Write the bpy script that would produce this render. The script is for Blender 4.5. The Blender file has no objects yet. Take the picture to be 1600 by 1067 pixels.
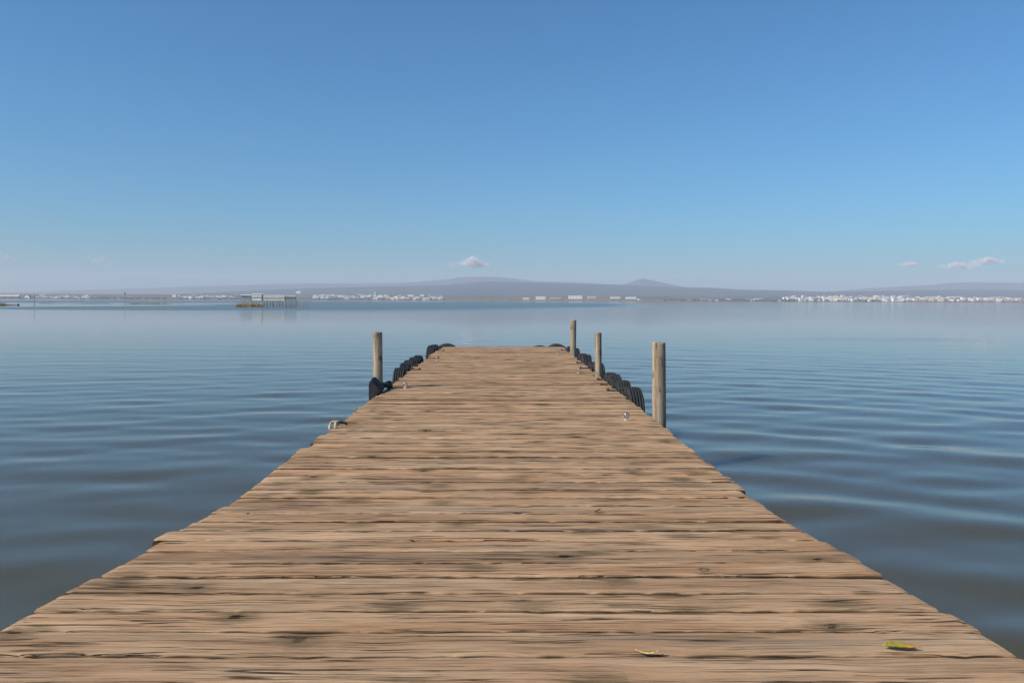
import bpy, bmesh, math, random
import numpy as np
from mathutils import Matrix, Vector, noise

R = math.radians
scene = bpy.context.scene
COL = scene.collection
random.seed(7)

# ------------------------------------------------------------------ camera
F_PX, PX0, PY0 = 1200.0, 788.0, 469.7        # focal length and axis in the 1600 px frame
CAM_H = 1.2                                   # above the level part of the deck
ROLL = -0.0034
cam_data = bpy.data.cameras.new('camera')
cam_data.sensor_width = 36.0
cam_data.lens = 27.0
cam_data.shift_x = (800 - PX0) / 1600
cam_data.shift_y = -(533.5 - PY0) / 1600
cam_data.clip_start = 0.05
cam_data.clip_end = 60000
cam = bpy.data.objects.new('camera', cam_data)
cam.location = (0, 0, CAM_H)
cam.rotation_euler = (R(90), ROLL, 0)
COL.objects.link(cam)
scene.camera = cam

# ------------------------------------------------------------------ sky and sun
SUN_EL, SUN_TH = R(40), R(60)                 # height; angle to the left of straight behind the camera
sun_dir = Vector((-math.sin(SUN_TH) * math.cos(SUN_EL), -math.cos(SUN_TH) * math.cos(SUN_EL), math.sin(SUN_EL)))
world = bpy.data.worlds.new('World')
scene.world = world
world.use_nodes = True
wn = world.node_tree
bg = wn.nodes['Background']
sky = wn.nodes.new('ShaderNodeTexSky')
sky.sky_type = 'NISHITA'
sky.sun_disc = False
sky.sun_elevation = SUN_EL
sky.sun_rotation = math.atan2(sun_dir.x, sun_dir.y)
sky.altitude = 0
sky.air_density = 1.0
sky.dust_density = 1.3
sky.ozone_density = 2.2
tint = wn.nodes.new('ShaderNodeMix')
tint.data_type, tint.blend_type = 'RGBA', 'MULTIPLY'
tint.inputs[0].default_value = 1.0
tint.inputs[7].default_value = (0.44, 1.0, 1.38, 1)      # the clear dry blue of the day
wn.links.new(sky.outputs[0], tint.inputs[6])
wn.links.new(tint.outputs[2], bg.inputs[0])
bg.inputs[1].default_value = 0.094
sl = bpy.data.lights.new('sun', 'SUN')
sl.energy = 5.0
sl.angle = R(0.53)
sl.color = (1.0, 0.92, 0.80)
sun = bpy.data.objects.new('sun', sl)
sun.rotation_euler = (-sun_dir).to_track_quat('-Z', 'Y').to_euler()
COL.objects.link(sun)

scene.view_settings.view_transform = 'Standard'
scene.view_settings.look = 'None'
scene.view_settings.exposure = 0.0
scene.view_settings.gamma = 1.0
scene.render.engine = 'CYCLES'
scene.cycles.use_denoising = True
scene.cycles.max_bounces = 8
scene.cycles.transparent_max_bounces = 24
scene.cycles.volume_bounces = 6
scene.cycles.sample_clamp_indirect = 6

# ------------------------------------------------------------------ helpers
WATER_Z = -0.55
RM = Matrix.Translation((0, 0, CAM_H)) @ Matrix.Rotation(ROLL, 4, 'Y') @ Matrix.Translation((0, 0, -CAM_H))


def far_at(px, py, dist):
    """world point at a depth of dist that lies on a line of sight of the photograph"""
    p = Vector(((px - PX0) / F_PX * dist, dist, CAM_H - (py - PY0) / F_PX * dist))
    return RM @ p


RAMP_Y, RAMP_S = 4.5, 0.07


def deck_z(y):
    t = RAMP_Y - y
    if t <= -0.4:
        return 0.0
    if t < 0.4:
        return RAMP_S * (t + 0.4) ** 2 / 1.6
    return RAMP_S * t


def tag(o, label=None, cat=None, group=None, kind=None):
    if label: o['label'] = label
    if cat: o['category'] = cat
    if group: o['group'] = group
    if kind: o['kind'] = kind
    return o


PIER_THINGS = []


def link(name, mesh, mats, parent=None, smooth=False):
    o = bpy.data.objects.new(name, mesh)
    COL.objects.link(o)
    if mats is not None and len(mesh.materials) == 0:
        for m in (mats if isinstance(mats, (list, tuple)) else [mats]):
            mesh.materials.append(m)
    if smooth:
        mesh.polygons.foreach_set('use_smooth', [True] * len(mesh.polygons))
    if parent:
        o.parent = parent
    return o


def empty(name, loc=(0, 0, 0)):
    o = bpy.data.objects.new(name, None)
    o.empty_display_size = 0.1
    o.location = loc
    COL.objects.link(o)
    return o


def pydata(name, verts, faces):
    me = bpy.data.meshes.new(name)
    me.from_pydata([tuple(v) for v in verts], [], faces)
    me.update()
    return me


class MB:
    def __init__(self): self.v, self.f, self.m = [], [], []

    def add(self, verts, faces, mi=0):
        b = len(self.v)
        self.v += [tuple(p) for p in verts]
        self.f += [tuple(i + b for i in q) for q in faces]
        self.m += [mi] * len(faces)

    def box(self, x0, x1, y0, y1, z0, z1, mi=0):
        v = [(x, y, z) for z in (z0, z1) for y in (y0, y1) for x in (x0, x1)]
        self.add(v, [(0, 2, 3, 1), (4, 5, 7, 6), (0, 1, 5, 4), (2, 6, 7, 3), (0, 4, 6, 2), (1, 3, 7, 5)], mi)

    def tube(self, pts, rads, n=8, mi=0, caps=True):
        pts = [Vector(p) for p in pts]
        if not isinstance(rads, (list, tuple)): rads = [rads] * len(pts)
        verts, faces = [], []
        up = Vector((0.13, 0.27, 0.95)).normalized()
        for i, p in enumerate(pts):
            t = (pts[min(i + 1, len(pts) - 1)] - pts[max(i - 1, 0)]).normalized()
            a = t.cross(up)
            if a.length < 0.05: a = t.cross(Vector((1, 0, 0)))
            a.normalize(); b = a.cross(t).normalized()
            for k in range(n):
                an = 2 * math.pi * k / n
                verts.append(p + (a * math.cos(an) + b * math.sin(an)) * rads[i])
        for i in range(len(pts) - 1):
            for k in range(n):
                k2 = (k + 1) % n
                faces.append((i * n + k, i * n + k2, (i + 1) * n + k2, (i + 1) * n + k))
        if caps:
            faces.append(tuple(range(n)))
            faces.append(tuple(reversed(range((len(pts) - 1) * n, len(pts) * n))))
        self.add(verts, faces, mi)

    def mesh(self, name, fix=True):
        me = pydata(name, self.v, self.f)
        if max(self.m or [0]) > 0:
            me.polygons.foreach_set('material_index', self.m)
        if fix:
            bm = bmesh.new(); bm.from_mesh(me)
            bmesh.ops.recalc_face_normals(bm, faces=bm.faces)
            bm.to_mesh(me); bm.free()
        return me

    def build(self, name, mats, parent=None, smooth=False):
        return link(name, self.mesh(name), mats, parent, smooth)


class NT:
    """tiny node builder"""
    def __init__(self, name):
        self.mat = bpy.data.materials.new(name)
        self.mat.use_nodes = True
        self.t = self.mat.node_tree
        self.bsdf = self.t.nodes.get('Principled BSDF')
        self.out = self.t.nodes.get('Material Output')

    def n(self, typ, ins=None, **props):
        nd = self.t.nodes.new('ShaderNode' + typ)
        for k, v in props.items(): setattr(nd, k, v)
        for k, v in (ins or {}).items(): self.put(nd.inputs[k], v)
        return nd

    def put(self, sock, v):
        if isinstance(v, bpy.types.NodeSocket): self.t.links.new(v, sock)
        elif isinstance(v, bpy.types.Node): self.t.links.new(v.outputs[0], sock)
        else:
            if sock.type == 'RGBA' and isinstance(v, (tuple, list)) and len(v) == 3: v = (*v, 1)
            sock.default_value = v

    def math(self, op, a, b=0.0, c=0.0, clamp=False):
        nd = self.n('Math', operation=op, use_clamp=clamp)
        for i, v in enumerate((a, b, c)): self.put(nd.inputs[i], v)
        return nd.outputs[0]

    def vmath(self, op, a, b=None):
        nd = self.n('VectorMath', operation=op)
        self.put(nd.inputs[0], a)
        if b is not None: self.put(nd.inputs[1], b)
        return nd.outputs[0]

    def noise(self, vec, scale=1.0, detail=3.0, rough=0.5, dist=0.0):
        nd = self.n('TexNoise', {'Vector': vec, 'Scale': scale, 'Detail': detail, 'Roughness': rough, 'Distortion': dist})
        return nd.outputs[0]

    def ramp(self, v, a, b, c=0.0, d=1.0, smooth=True):
        nd = self.n('MapRange', {0: v, 1: a, 2: b, 3: c, 4: d})
        nd.interpolation_type = 'SMOOTHSTEP' if smooth else 'LINEAR'
        return nd.outputs[0]

    def mix(self, f, a, b, mode='MIX'):
        nd = self.n('Mix', data_type='RGBA', blend_type=mode)
        self.put(nd.inputs[0], f); self.put(nd.inputs[6], a); self.put(nd.inputs[7], b)
        return nd.outputs[2]

    def bump(self, h, strength=1.0, dist=0.01):
        nd = self.n('Bump', {'Height': h, 'Strength': strength, 'Distance': dist})
        self.put(self.bsdf.inputs['Normal'], nd.outputs[0])

    def set(self, **kw):
        names = {'color': 'Base Color', 'rough': 'Roughness', 'metal': 'Metallic', 'ior': 'IOR', 'spec': 'Specular IOR Level'}
        for k, v in kw.items(): self.put(self.bsdf.inputs[names[k]], v)


def plain(name, col, rough=0.8, metal=0.0, var=0.25, scale=8.0, bump=0.0):
    t = NT(name)
    co = t.n('TexCoord').outputs['Object']
    n1 = t.noise(co, scale, 5, 0.6)
    f = t.ramp(n1, 0.3, 0.7)
    t.set(color=t.mix(f, tuple(c * (1 - var) for c in col), tuple(min(1, c * (1 + var)) for c in col)), rough=rough, metal=metal)
    if bump: t.bump(n1, 1.0, bump)
    return t.mat


# ------------------------------------------------------------------ materials
def wood_material(name, along_z=False):
    t = NT(name)
    co = t.n('TexCoord').outputs['Object']
    rnd = t.n('ObjectInfo').outputs['Random']
    off = t.n('CombineXYZ', {0: t.math('MULTIPLY', rnd, 91.0), 1: t.math('MULTIPLY', rnd, 37.3), 2: t.math('MULTIPLY', rnd, 11.7)})
    sep = t.n('SeparateXYZ', {0: co})
    if along_z:
        co = t.n('CombineXYZ', {0: sep.outputs[2], 1: sep.outputs[0], 2: sep.outputs[1]}).outputs[0]
    p = t.vmath('ADD', co, off)
    # knots
    vor = t.n('TexVoronoi', {'Vector': t.vmath('MULTIPLY', p, (2.0, 2.7, 2.7)), 'Scale': 1.0, 'Randomness': 1.0}, voronoi_dimensions='2D')
    vcol = t.n('SeparateColor', {0: vor.outputs['Color']})
    sel = t.ramp(vcol.outputs[0], 0.40, 0.66)
    wob = t.noise(t.vmath('MULTIPLY', p, (10, 34, 34)), 1.0, 5, 0.68)
    d = t.math('ADD', vor.outputs['Distance'], t.math('MULTIPLY', t.math('SUBTRACT', wob, 0.5), 0.34))
    knot_soft = t.math('MULTIPLY', t.ramp(d, 0.29, 0.04), sel)
    knot_core = t.math('MULTIPLY', t.ramp(d, 0.05, 0.012), t.ramp(vcol.outputs[1], 0.5, 0.65))
    knot_core = t.math('MULTIPLY', knot_core, sel)
    # grain that bends round the knots
    bend = t.math('MULTIPLY', t.ramp(vor.outputs['Distance'], 0.40, 0.0), 0.014)
    slow = t.math('MULTIPLY', t.noise(t.vmath('MULTIPLY', p, (1.2, 4, 4)), 1.0, 3, 0.5), 0.022)
    yo = t.n('CombineXYZ', {0: 0.0, 1: t.math('ADD', bend, slow), 2: 0.0})
    pg = t.vmath('ADD', p, yo)
    fine = t.noise(t.vmath('MULTIPLY', pg, (6.5, 170, 170)), 1.0, 6, 0.7)
    mid = t.noise(t.vmath('MULTIPLY', pg, (2.4, 42, 42)), 1.0, 6, 0.66)
    wide = t.noise(t.vmath('MULTIPLY', pg, (1.0, 9, 9)), 1.0, 4, 0.55)
    speck = t.noise(t.vmath('MULTIPLY', p, (60, 160, 160)), 1.0, 3, 0.6)
    # colours
    c_pale, c_tan, c_dark = (0.565, 0.378, 0.234), (0.412, 0.25, 0.143), (0.098, 0.058, 0.031)
    col = t.mix(t.ramp(wide, 0.34, 0.66), c_tan, c_pale)
    col = t.mix(t.math('MULTIPLY', t.ramp(mid, 0.54, 0.28), 0.46), col, c_dark)
    col = t.mix(t.math('MULTIPLY', t.ramp(fine, 0.52, 0.27), 0.72), col, c_dark)
    col = t.mix(t.math('MULTIPLY', t.ramp(fine, 0.56, 0.78), 0.5), col, (0.67, 0.50, 0.32))
    orange = t.noise(t.vmath('MULTIPLY', pg, (0.9, 17, 17)), 1.3, 3, 0.5)
    col = t.mix(t.math('MULTIPLY', t.ramp(orange, 0.57, 0.74), 0.4), col, (0.42, 0.215, 0.105))
    grey = t.noise(t.vmath('MULTIPLY', pg, (1.1, 11, 11)), 0.9, 3, 0.5)
    col = t.mix(t.math('MULTIPLY', t.ramp(grey, 0.54, 0.70), 0.45), col, (0.25, 0.195, 0.145))
    # tone of the single plank
    r2 = t.math('FRACT', t.math('MULTIPLY', rnd, 17.31))
    tone = t.n('ValToRGB', {0: r2})
    cr = tone.color_ramp
    cr.elements[0].position, cr.elements[0].color = 0.0, (0.72, 0.68, 0.65, 1)
    cr.elements[1].position, cr.elements[1].color = 1.0, (1.10, 1.08, 1.06, 1)
    for pos, cc in ((0.25, (1.02, 0.97, 0.90, 1)), (0.5, (0.92, 0.92, 0.92, 1)), (0.75, (1.06, 0.98, 0.90, 1))):
        e = cr.elements.new(pos); e.color = cc
    col = t.mix(1.0, col, tone.outputs[0], 'MULTIPLY')
    # smudges of damp dirt, knots, cracks
    smn = t.noise(t.vmath('MULTIPLY', p, (2.6, 8.0, 8.0)), 1.0, 6, 0.68, 0.4)
    smudge = t.ramp(smn, 0.66, 0.78)
    col = t.mix(t.math('MULTIPLY', smudge, t.ramp(fine, 0.7, 0.3, 0.25, 0.85)), col, (0.12, 0.083, 0.048))
    col = t.mix(t.math('MULTIPLY', knot_soft, t.ramp(fine, 0.68, 0.34, 0.4, 0.9)), col, (0.105, 0.078, 0.040))
    col = t.mix(knot_core, col, (0.025, 0.017, 0.011))
    cn = t.noise(t.vmath('MULTIPLY', pg, (0.6, 22, 22)), 1.0, 4, 0.45)
    cm = t.noise(t.vmath('MULTIPLY', p, (1.3, 7, 7)), 1.0, 2, 0.5)
    crack = t.math('MULTIPLY', t.ramp(t.math('ABSOLUTE', t.math('SUBTRACT', cn, 0.5)), 0.017, 0.004), t.ramp(cm, 0.42, 0.54))
    cn2 = t.noise(t.vmath('MULTIPLY', pg, (1.1, 55, 55)), 1.0, 3, 0.4)
    cm2 = t.noise(t.vmath('MULTIPLY', p, (2.6, 13, 13)), 1.0, 2, 0.5)
    crack2 = t.math('MULTIPLY', t.ramp(t.math('ABSOLUTE', t.math('SUBTRACT', cn2, 0.5)), 0.022, 0.006), t.ramp(cm2, 0.50, 0.60))
    crack = t.math('MAXIMUM', crack, t.math('MULTIPLY', crack2, 0.8))
    col = t.mix(t.math('MULTIPLY', crack, 0.9), col, (0.025, 0.017, 0.011))
    col = t.mix(t.math('MULTIPLY', t.ramp(speck, 0.68, 0.8), 0.35), col, (0.62, 0.5, 0.38))
    # dirt and the shade inside the joints, painted dark on the plank flanks
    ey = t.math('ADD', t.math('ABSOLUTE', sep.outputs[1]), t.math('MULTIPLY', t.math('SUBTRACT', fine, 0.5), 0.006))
    dirt_shade = t.math('MAXIMUM', t.ramp(ey, 0.0870, 0.0935), t.ramp(sep.outputs[2], -0.004, -0.012))
    col = t.mix(t.math('MULTIPLY', dirt_shade, 0.9), col, (0.042, 0.028, 0.017))
    t.set(color=col, rough=0.9, spec=0.08)
    h = t.math('ADD', t.math('MULTIPLY', fine, 0.45), t.math('MULTIPLY', mid, 0.8))
    h = t.math('SUBTRACT', h, t.math('MULTIPLY', crack, 1.3))
    h = t.math('SUBTRACT', h, t.math('MULTIPLY', knot_core, 0.8))
    h = t.math('ADD', h, t.math('MULTIPLY', wide, 0.8))
    t.bump(h, 1.0, 0.007)
    return t.mat


def post_material(name):
    t = NT(name)
    co = t.n('TexCoord').outputs['Object']
    rnd = t.n('ObjectInfo').outputs['Random']
    p = t.vmath('ADD', co, t.n('CombineXYZ', {0: 0.0, 1: 0.0, 2: t.math('MULTIPLY', rnd, 40.0)}))
    grain = t.noise(t.vmath('MULTIPLY', p, (75, 75, 2.6)), 1.0, 6, 0.66)
    mid = t.noise(t.vmath('MULTIPLY', p, (22, 22, 1.6)), 1.0, 5, 0.6)
    blot = t.noise(t.vmath('MULTIPLY', p, (16, 16, 7)), 1.0, 5, 0.6)
    col = t.mix(t.ramp(mid, 0.3, 0.7), (0.25, 0.18, 0.12), (0.47, 0.375, 0.27))
    col = t.mix(t.math('MULTIPLY', t.ramp(grain, 0.54, 0.3), 0.85), col, (0.105, 0.075, 0.05))
    col = t.mix(t.math('MULTIPLY', t.ramp(blot, 0.54, 0.66), 0.85), col, (0.115, 0.085, 0.058))
    cn = t.noise(t.vmath('MULTIPLY', p, (17, 17, 0.7)), 1.0, 3, 0.5)
    crack = t.math('MULTIPLY', t.ramp(t.math('ABSOLUTE', t.math('SUBTRACT', cn, 0.5)), 0.010, 0.002), t.ramp(blot, 0.42, 0.55))
    col = t.mix(t.math('MULTIPLY', crack, 0.7), col, (0.03, 0.023, 0.017))
    t.set(color=col, rough=0.85, spec=0.25)
    h = t.math('SUBTRACT', t.math('ADD', t.math('MULTIPLY', grain, 0.6), mid), crack)
    t.bump(h, 1.0, 0.003)
    return t.mat


def water_material():
    t = NT('lagoon_water')
    pos = t.n('NewGeometry').outputs['Position']
    sp = t.n('SeparateXYZ', {0: pos})
    x, y = sp.outputs[0], sp.outputs[1]

    def patch(cx, cy, rx, ry, soft=0.12):
        wx = t.noise(t.vmath('MULTIPLY', pos, (0.006, 0.004, 0)), 1.0, 3, 0.5)
        ax = t.math('DIVIDE', t.math('SUBTRACT', x, cx), rx)
        ay = t.math('DIVIDE', t.math('SUBTRACT', y, cy), ry)
        rr = t.math('SQRT', t.math('ADD', t.math('MULTIPLY', ax, ax), t.math('MULTIPLY', ay, ay)))
        rr = t.math('ADD', rr, t.math('MULTIPLY', t.math('SUBTRACT', wx, 0.5), 0.35))
        return t.ramp(rr, 1.0 + soft, 1.0 - soft)
    # cat's paws: areas ruffled by a light breeze
    w = t.math('MAXIMUM', patch(-30, 520, 100, 385), patch(-330, 720, 250, 390))
    w = t.math('MAXIMUM', w, patch(-62, 168, 46, 45))
    w = t.math('MAXIMUM', w, t.math('MULTIPLY', patch(17.5, 36.0, 4.5, 2.2, 0.5), 0.3))
    far = t.ramp(y, 15.0, 120.0)
    small = t.noise(t.vmath('MULTIPLY', pos, (1.1, 2.4, 1)), 1.0, 3, 0.55)
    amp = t.math('ADD', t.math('MULTIPLY', far, 0.010), t.math('MULTIPLY', w, 0.05))
    rough = t.math('ADD', 0.03, t.math('MULTIPLY', w, 0.16))
    rough = t.math('ADD', rough, t.math('MULTIPLY', far, 0.03))
    murk = t.noise(t.vmath('MULTIPLY', pos, (0.25, 0.25, 0)), 1.0, 3, 0.5)
    col = t.mix(murk, (0.062, 0.053, 0.024), (0.076, 0.065, 0.030))
    t.set(color=col, rough=rough, ior=1.333)
    t.bsdf.subsurface_method = 'BURLEY'                 # cloudy water: shadows in it are soft
    t.bsdf.inputs['Subsurface Weight'].default_value = 1.0
    t.bsdf.inputs['Subsurface Radius'].default_value = (1.0, 1.0, 1.0)
    t.bsdf.inputs['Subsurface Scale'].default_value = 0.5
    nd = t.n('Bump', {'Height': t.math('MULTIPLY', small, amp), 'Strength': 1.0, 'Distance': 1.0})
    t.put(t.bsdf.inputs['Normal'], nd.outputs[0])
    return t.mat


M = {}
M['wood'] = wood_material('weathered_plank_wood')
M['post'] = post_material('weathered_post_wood')
M['beam'] = plain('dark_damp_timber', (0.09, 0.07, 0.05), 0.85, 0, 0.35, 5, 0.004)
M['water'] = water_material()


def rubber_material():
    t = NT('old_tyre_rubber')
    co = t.n('TexCoord').outputs['Object']
    a = t.noise(co, 9, 5, 0.65)
    b = t.noise(co, 60, 3, 0.6)
    col = t.mix(t.ramp(a, 0.35, 0.7), (0.016, 0.016, 0.017), (0.042, 0.041, 0.039))
    col = t.mix(t.math('MULTIPLY', t.ramp(b, 0.6, 0.75), 0.4), col, (0.11, 0.10, 0.09))
    t.set(color=col, rough=0.75, spec=0.3)
    t.bump(b, 0.6, 0.002)
    return t.mat


M['rubber'] = rubber_material()
M['strap'] = plain('black_strap_rubber', (0.022, 0.02, 0.019), 0.8, 0, 0.4, 30, 0.001)
M['rust'] = plain('rusty_bolt_steel', (0.13, 0.055, 0.03), 0.8, 0.2, 0.4, 60, 0.001)
M['steel'] = plain('galvanised_steel', (0.48, 0.50, 0.54), 0.32, 1.0, 0.12, 40, 0.0005)
M['steel_dull'] = plain('weathered_zinc', (0.62, 0.58, 0.52), 0.55, 0.3, 0.2, 40, 0.001)
M['rope'] = plain('bleached_rope', (0.50, 0.37, 0.25), 0.9, 0, 0.25, 90, 0.002)

# ------------------------------------------------------------------ water
def build_water():
    ys = [-7.0]
    while ys[-1] < 3400:
        y = ys[-1]
        if y < 2: s = 0.07
        elif y < 70: s = 0.042 + 0.0052 * (y - 2)
        else: s = 0.5 + 0.09 * (y - 70)
        ys.append(y + s)
    xs = [0.0]
    while xs[-1] < 12000:
        x = xs[-1]
        xs.append(x + (0.10 + 0.015 * x if x < 60 else 1.2 + 0.16 * (x - 60)))
    xs = sorted([-x for x in xs[1:]] + xs)
    ys = np.array(ys); xs = np.array(xs)
    X, Y = np.meshgrid(xs, ys)
    dY = np.gradient(ys)[:, None] * np.ones_like(X)
    dX = np.gradient(xs)[None, :] * np.ones_like(X)
    rng = np.random.default_rng(11)

    def vnoise(scale_x, scale_y, seed):
        g = np.random.default_rng(seed)
        out = np.zeros_like(X)
        for k in range(7):
            a = g.uniform(0, 2 * math.pi); q = g.uniform(0.5, 1.3)
            out += np.sin(X * q * math.cos(a) / scale_x + Y * q * math.sin(a) / scale_y + g.uniform(0, 6.28))
        return out / math.sqrt(7 / 2) / 2          # about -1..1

    H = np.zeros_like(X)
    warp_x = 0.55 * vnoise(5.0, 4.0, 1) + 0.18 * vnoise(1.6, 1.3, 5)
    warp_y = 0.55 * vnoise(6.0, 4.0, 2) + 0.18 * vnoise(2.0, 1.4, 6)
    Xw, Yw = X + warp_x, Y + warp_y

    def fade(lam):
        s = np.maximum(dY, dX * 0.45)
        return np.clip((lam / s - 2.5) / 2.5, 0, 1)
    # ripples running along the lagoon
    for lam, ang, sl_ in ((2.3, 6, .013), (1.7, -9, .015), (1.25, 9, .019), (0.95, -4, .022), (0.80, 14, .020), (0.66, -12, .018), (0.54, 5, .015),
                          (3.2, 16, .009), (0.44, 20, .010), (0.38, -18, .008), (1.05, 31, .014), (0.86, -28, .014), (0.70, 38, .012),
                          (0.58, -36, .011), (1.45, -22, .012), (0.48, 44, .007)):
        k = 2 * math.pi / lam
        a = R(ang)
        env = 0.75 + 0.55 * vnoise(7 + lam * 2, 4 + lam, int(lam * 100))
        H += fade(lam) * env * sl_ / k * np.sin(k * (Xw * math.sin(a) + Yw * math.cos(a)) + rng.uniform(0, 6.28))
    # rings spreading out from the foot of the landing stage, clearest on its right
    side = 0.25 + 0.75 / (1 + np.exp(-(X - 1.5) / 1.5))
    for lam, cx, cy, sl_ in ((1.05, -3.0, -4.0, .036), (0.80, -2.2, -3.0, .024), (1.6, -4.0, -5.0, .024)):
        k = 2 * math.pi / lam
        r = np.hypot(X + 0.45 * warp_x - cx, Y + 0.45 * warp_y - cy)
        env = 0.8 + 0.5 * vnoise(9, 5, int(lam * 77))
        H += fade(lam) * side * env * sl_ / k * np.sin(k * r + rng.uniform(0, 6.28))
    rad = np.hypot(X, Y)
    env = 0.06 + 1.3 * np.exp(-(rad / 22.0) ** 2)
    near = 0.75 + 0.25 * np.clip((rad - 4) / 6, 0, 1)
    H *= env * near
    V = np.stack([X, Y, WATER_Z + H], -1).reshape(-1, 3)
    ny, nx = X.shape
    idx = np.arange(ny * nx).reshape(ny, nx)
    q = np.stack([idx[:-1, :-1], idx[:-1, 1:], idx[1:, 1:], idx[1:, :-1]], -1).reshape(-1, 4)
    me = bpy.data.meshes.new('water')
    me.vertices.add(len(V)); me.vertices.foreach_set('co', V.ravel())
    me.loops.add(q.size); me.loops.foreach_set('vertex_index', q.ravel().astype(np.int32))
    me.polygons.add(len(q))
    me.polygons.foreach_set('loop_start', np.arange(0, q.size, 4, dtype=np.int32))
    me.polygons.foreach_set('loop_total', np.full(len(q), 4, dtype=np.int32))
    me.update(calc_edges=True); me.validate()
    o = link('water', me, M['water'], smooth=True)
    tag(o, 'rippled grey blue lagoon water around the landing stage', 'water', kind='structure')


build_water()

# ------------------------------------------------------------------ land across the lagoon, hills
SHORE = 3000.0


def land_z(x, y):
    d = y - SHORE
    if d < 0: return -1.2
    rise = 0.5 + 24.0 * min(1.0, max(0.0, (d - 20) / 420)) ** 1.1
    return rise


def land_material():
    t = NT('far_fields')
    pos = t.n('NewGeometry').outputs['Position']
    a = t.noise(t.vmath('MULTIPLY', pos, (0.004, 0.02, 0)), 1.0, 5, 0.6)
    b = t.noise(t.vmath('MULTIPLY', pos, (0.03, 0.06, 0)), 1.0, 4, 0.6)
    col = t.mix(t.ramp(a, 0.35, 0.65), (0.06, 0.07, 0.045), (0.19, 0.145, 0.095))
    col = t.mix(t.ramp(b, 0.45, 0.65), col, (0.10, 0.095, 0.07))
    t.set(color=col, rough=0.95, spec=0.1)
    return t.mat


def hill_material():
    t = NT('scrub_hillside')
    pos = t.n('NewGeometry').outputs['Position']
    a = t.noise(t.vmath('MULTIPLY', pos, (0.0016, 0.0016, 0.006)), 1.0, 6, 0.6)
    b = t.noise(t.vmath('MULTIPLY', pos, (0.008, 0.008, 0.02)), 1.0, 4, 0.6)
    col = t.mix(t.ramp(a, 0.35, 0.65), (0.018, 0.038, 0.040), (0.042, 0.058, 0.056))
    col = t.mix(t.ramp(b, 0.55, 0.75), col, (0.075, 0.08, 0.07))
    t.set(color=col, rough=0.95, spec=0.1)
    return t.mat


M['land'], M['hill'] = land_material(), hill_material()


def build_land():
    ds = [-6, 0, 5, 12, 30, 60, 100, 160, 230, 300, 380, 460, 700, 1200, 2000, 3500, 6000, 9000]
    xs = np.concatenate([np.linspace(-12000, -2600, 12), np.linspace(-2400, 2400, 121), np.linspace(2600, 12000, 12)])
    v, f = [], []
    for d in ds:
        for x in xs:
            w = 22 * noise.noise(Vector((x * 0.006, 0, 3.1))) + 8 * noise.noise(Vector((x * 0.03, 0, 7.7)))
            y = SHORE + d + (w if d < 300 else 0)
            z = -1.2 if d < 0 else (-0.6 if d == 0 else land_z(x, SHORE + d) - 0.3 + 1.2 * noise.noise(Vector((x * 0.01, d * 0.02, 0))))
            v.append((x, y, z))
    n = len(xs)
    for i in range(len(ds) - 1):
        for j in range(n - 1):
            f.append((i * n + j, i * n + j + 1, (i + 1) * n + j + 1, (i + 1) * n + j))
    tag(link('terrain', pydata('terrain', v, f), M['land'], smooth=True), 'low brown fields along the far shore', 'shore', kind='structure')


build_land()


def build_hill(name, prof, dist, depth, label, seed):
    """a ridge with a front and a back slope whose skyline follows prof [(px, py), ...]"""
    P = [far_at(px, py, dist) for px, py in prof]
    xs = np.array([p.x for p in P]); zs = np.array([p.z for p in P])
    gx = np.linspace(xs[0], xs[-1], 220)
    gz = np.interp(gx, xs, zs)
    ker = np.array([1, 2, 3, 2, 1]) / 9.0
    gz = np.convolve(np.pad(gz, 2, mode='edge'), ker, 'valid')
    rows = [(-1.0, 0.0), (-0.8, 0.18), (-0.6, 0.40), (-0.4, 0.60), (-0.22, 0.80), (-0.1, 0.93), (0, 1.0), (0.15, 0.92), (0.5, 0.55), (1.0, 0.0)]
    v, f = [], []
    for t_, hgt in rows:
        for x, z in zip(gx, gz):
            nn = noise.fractal(Vector((x * 0.0011, t_ * 1.7, seed)), 1.0, 2.0, 5)
            edge = 1 - abs(t_)
            zz = (z - 5) * hgt * (1 + 0.16 * nn * (0.12 + 1 - hgt)) + 5 + (z * 0.012 * nn)
            v.append((x + 120 * nn * (1 - hgt) * edge, dist + t_ * depth, zz if hgt > 0 else 5))
    n = len(gx)
    for i in range(len(rows) - 1):
        for j in range(n - 1):
            f.append((i * n + j, i * n + j + 1, (i + 1) * n + j + 1, (i + 1) * n + j))
    tag(link(name, pydata(name, v, f), M['hill'], smooth=True), label, 'hill', kind='structure')


build_hill('near_hill', [(-300, 468), (150, 464), (330, 457), (430, 452.5), (520, 449.5), (600, 447.5), (660, 446.5), (690, 446), (720, 443.5), (750, 440),
                         (800, 440.5), (880, 443), (960, 445), (1000, 447), (1060, 449), (1110, 449), (1150, 452), (1220, 453.5),
                         (1280, 455.5), (1340, 455), (1420, 454), (1500, 452.5), (1600, 453), (1750, 455), (2000, 462)], 6400, 1500,
           'long low blue grey ridge behind the far shore', 1.3)
build_hill('far_hill', [(-400, 462), (0, 457), (100, 454.5), (200, 451), (300, 447.5), (350, 446), (450, 443.5), (560, 443), (640, 441.5), (690, 437),
                        (725, 432.5), (760, 432), (800, 435), (840, 439.5), (900, 441), (960, 446), (1040, 452), (1150, 458), (1300, 464)], 9000, 900,
           'faint pale ridge rising behind the long ridge', 4.2)
build_hill('peak_hill', [(930, 458), (960, 449.5), (985, 442), (998, 437), (1006, 436.3), (1020, 439), (1040, 443), (1060, 447), (1085, 451), (1120, 460)], 8000, 500,
           'small pointed peak above the ridge', 8.8)
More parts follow.
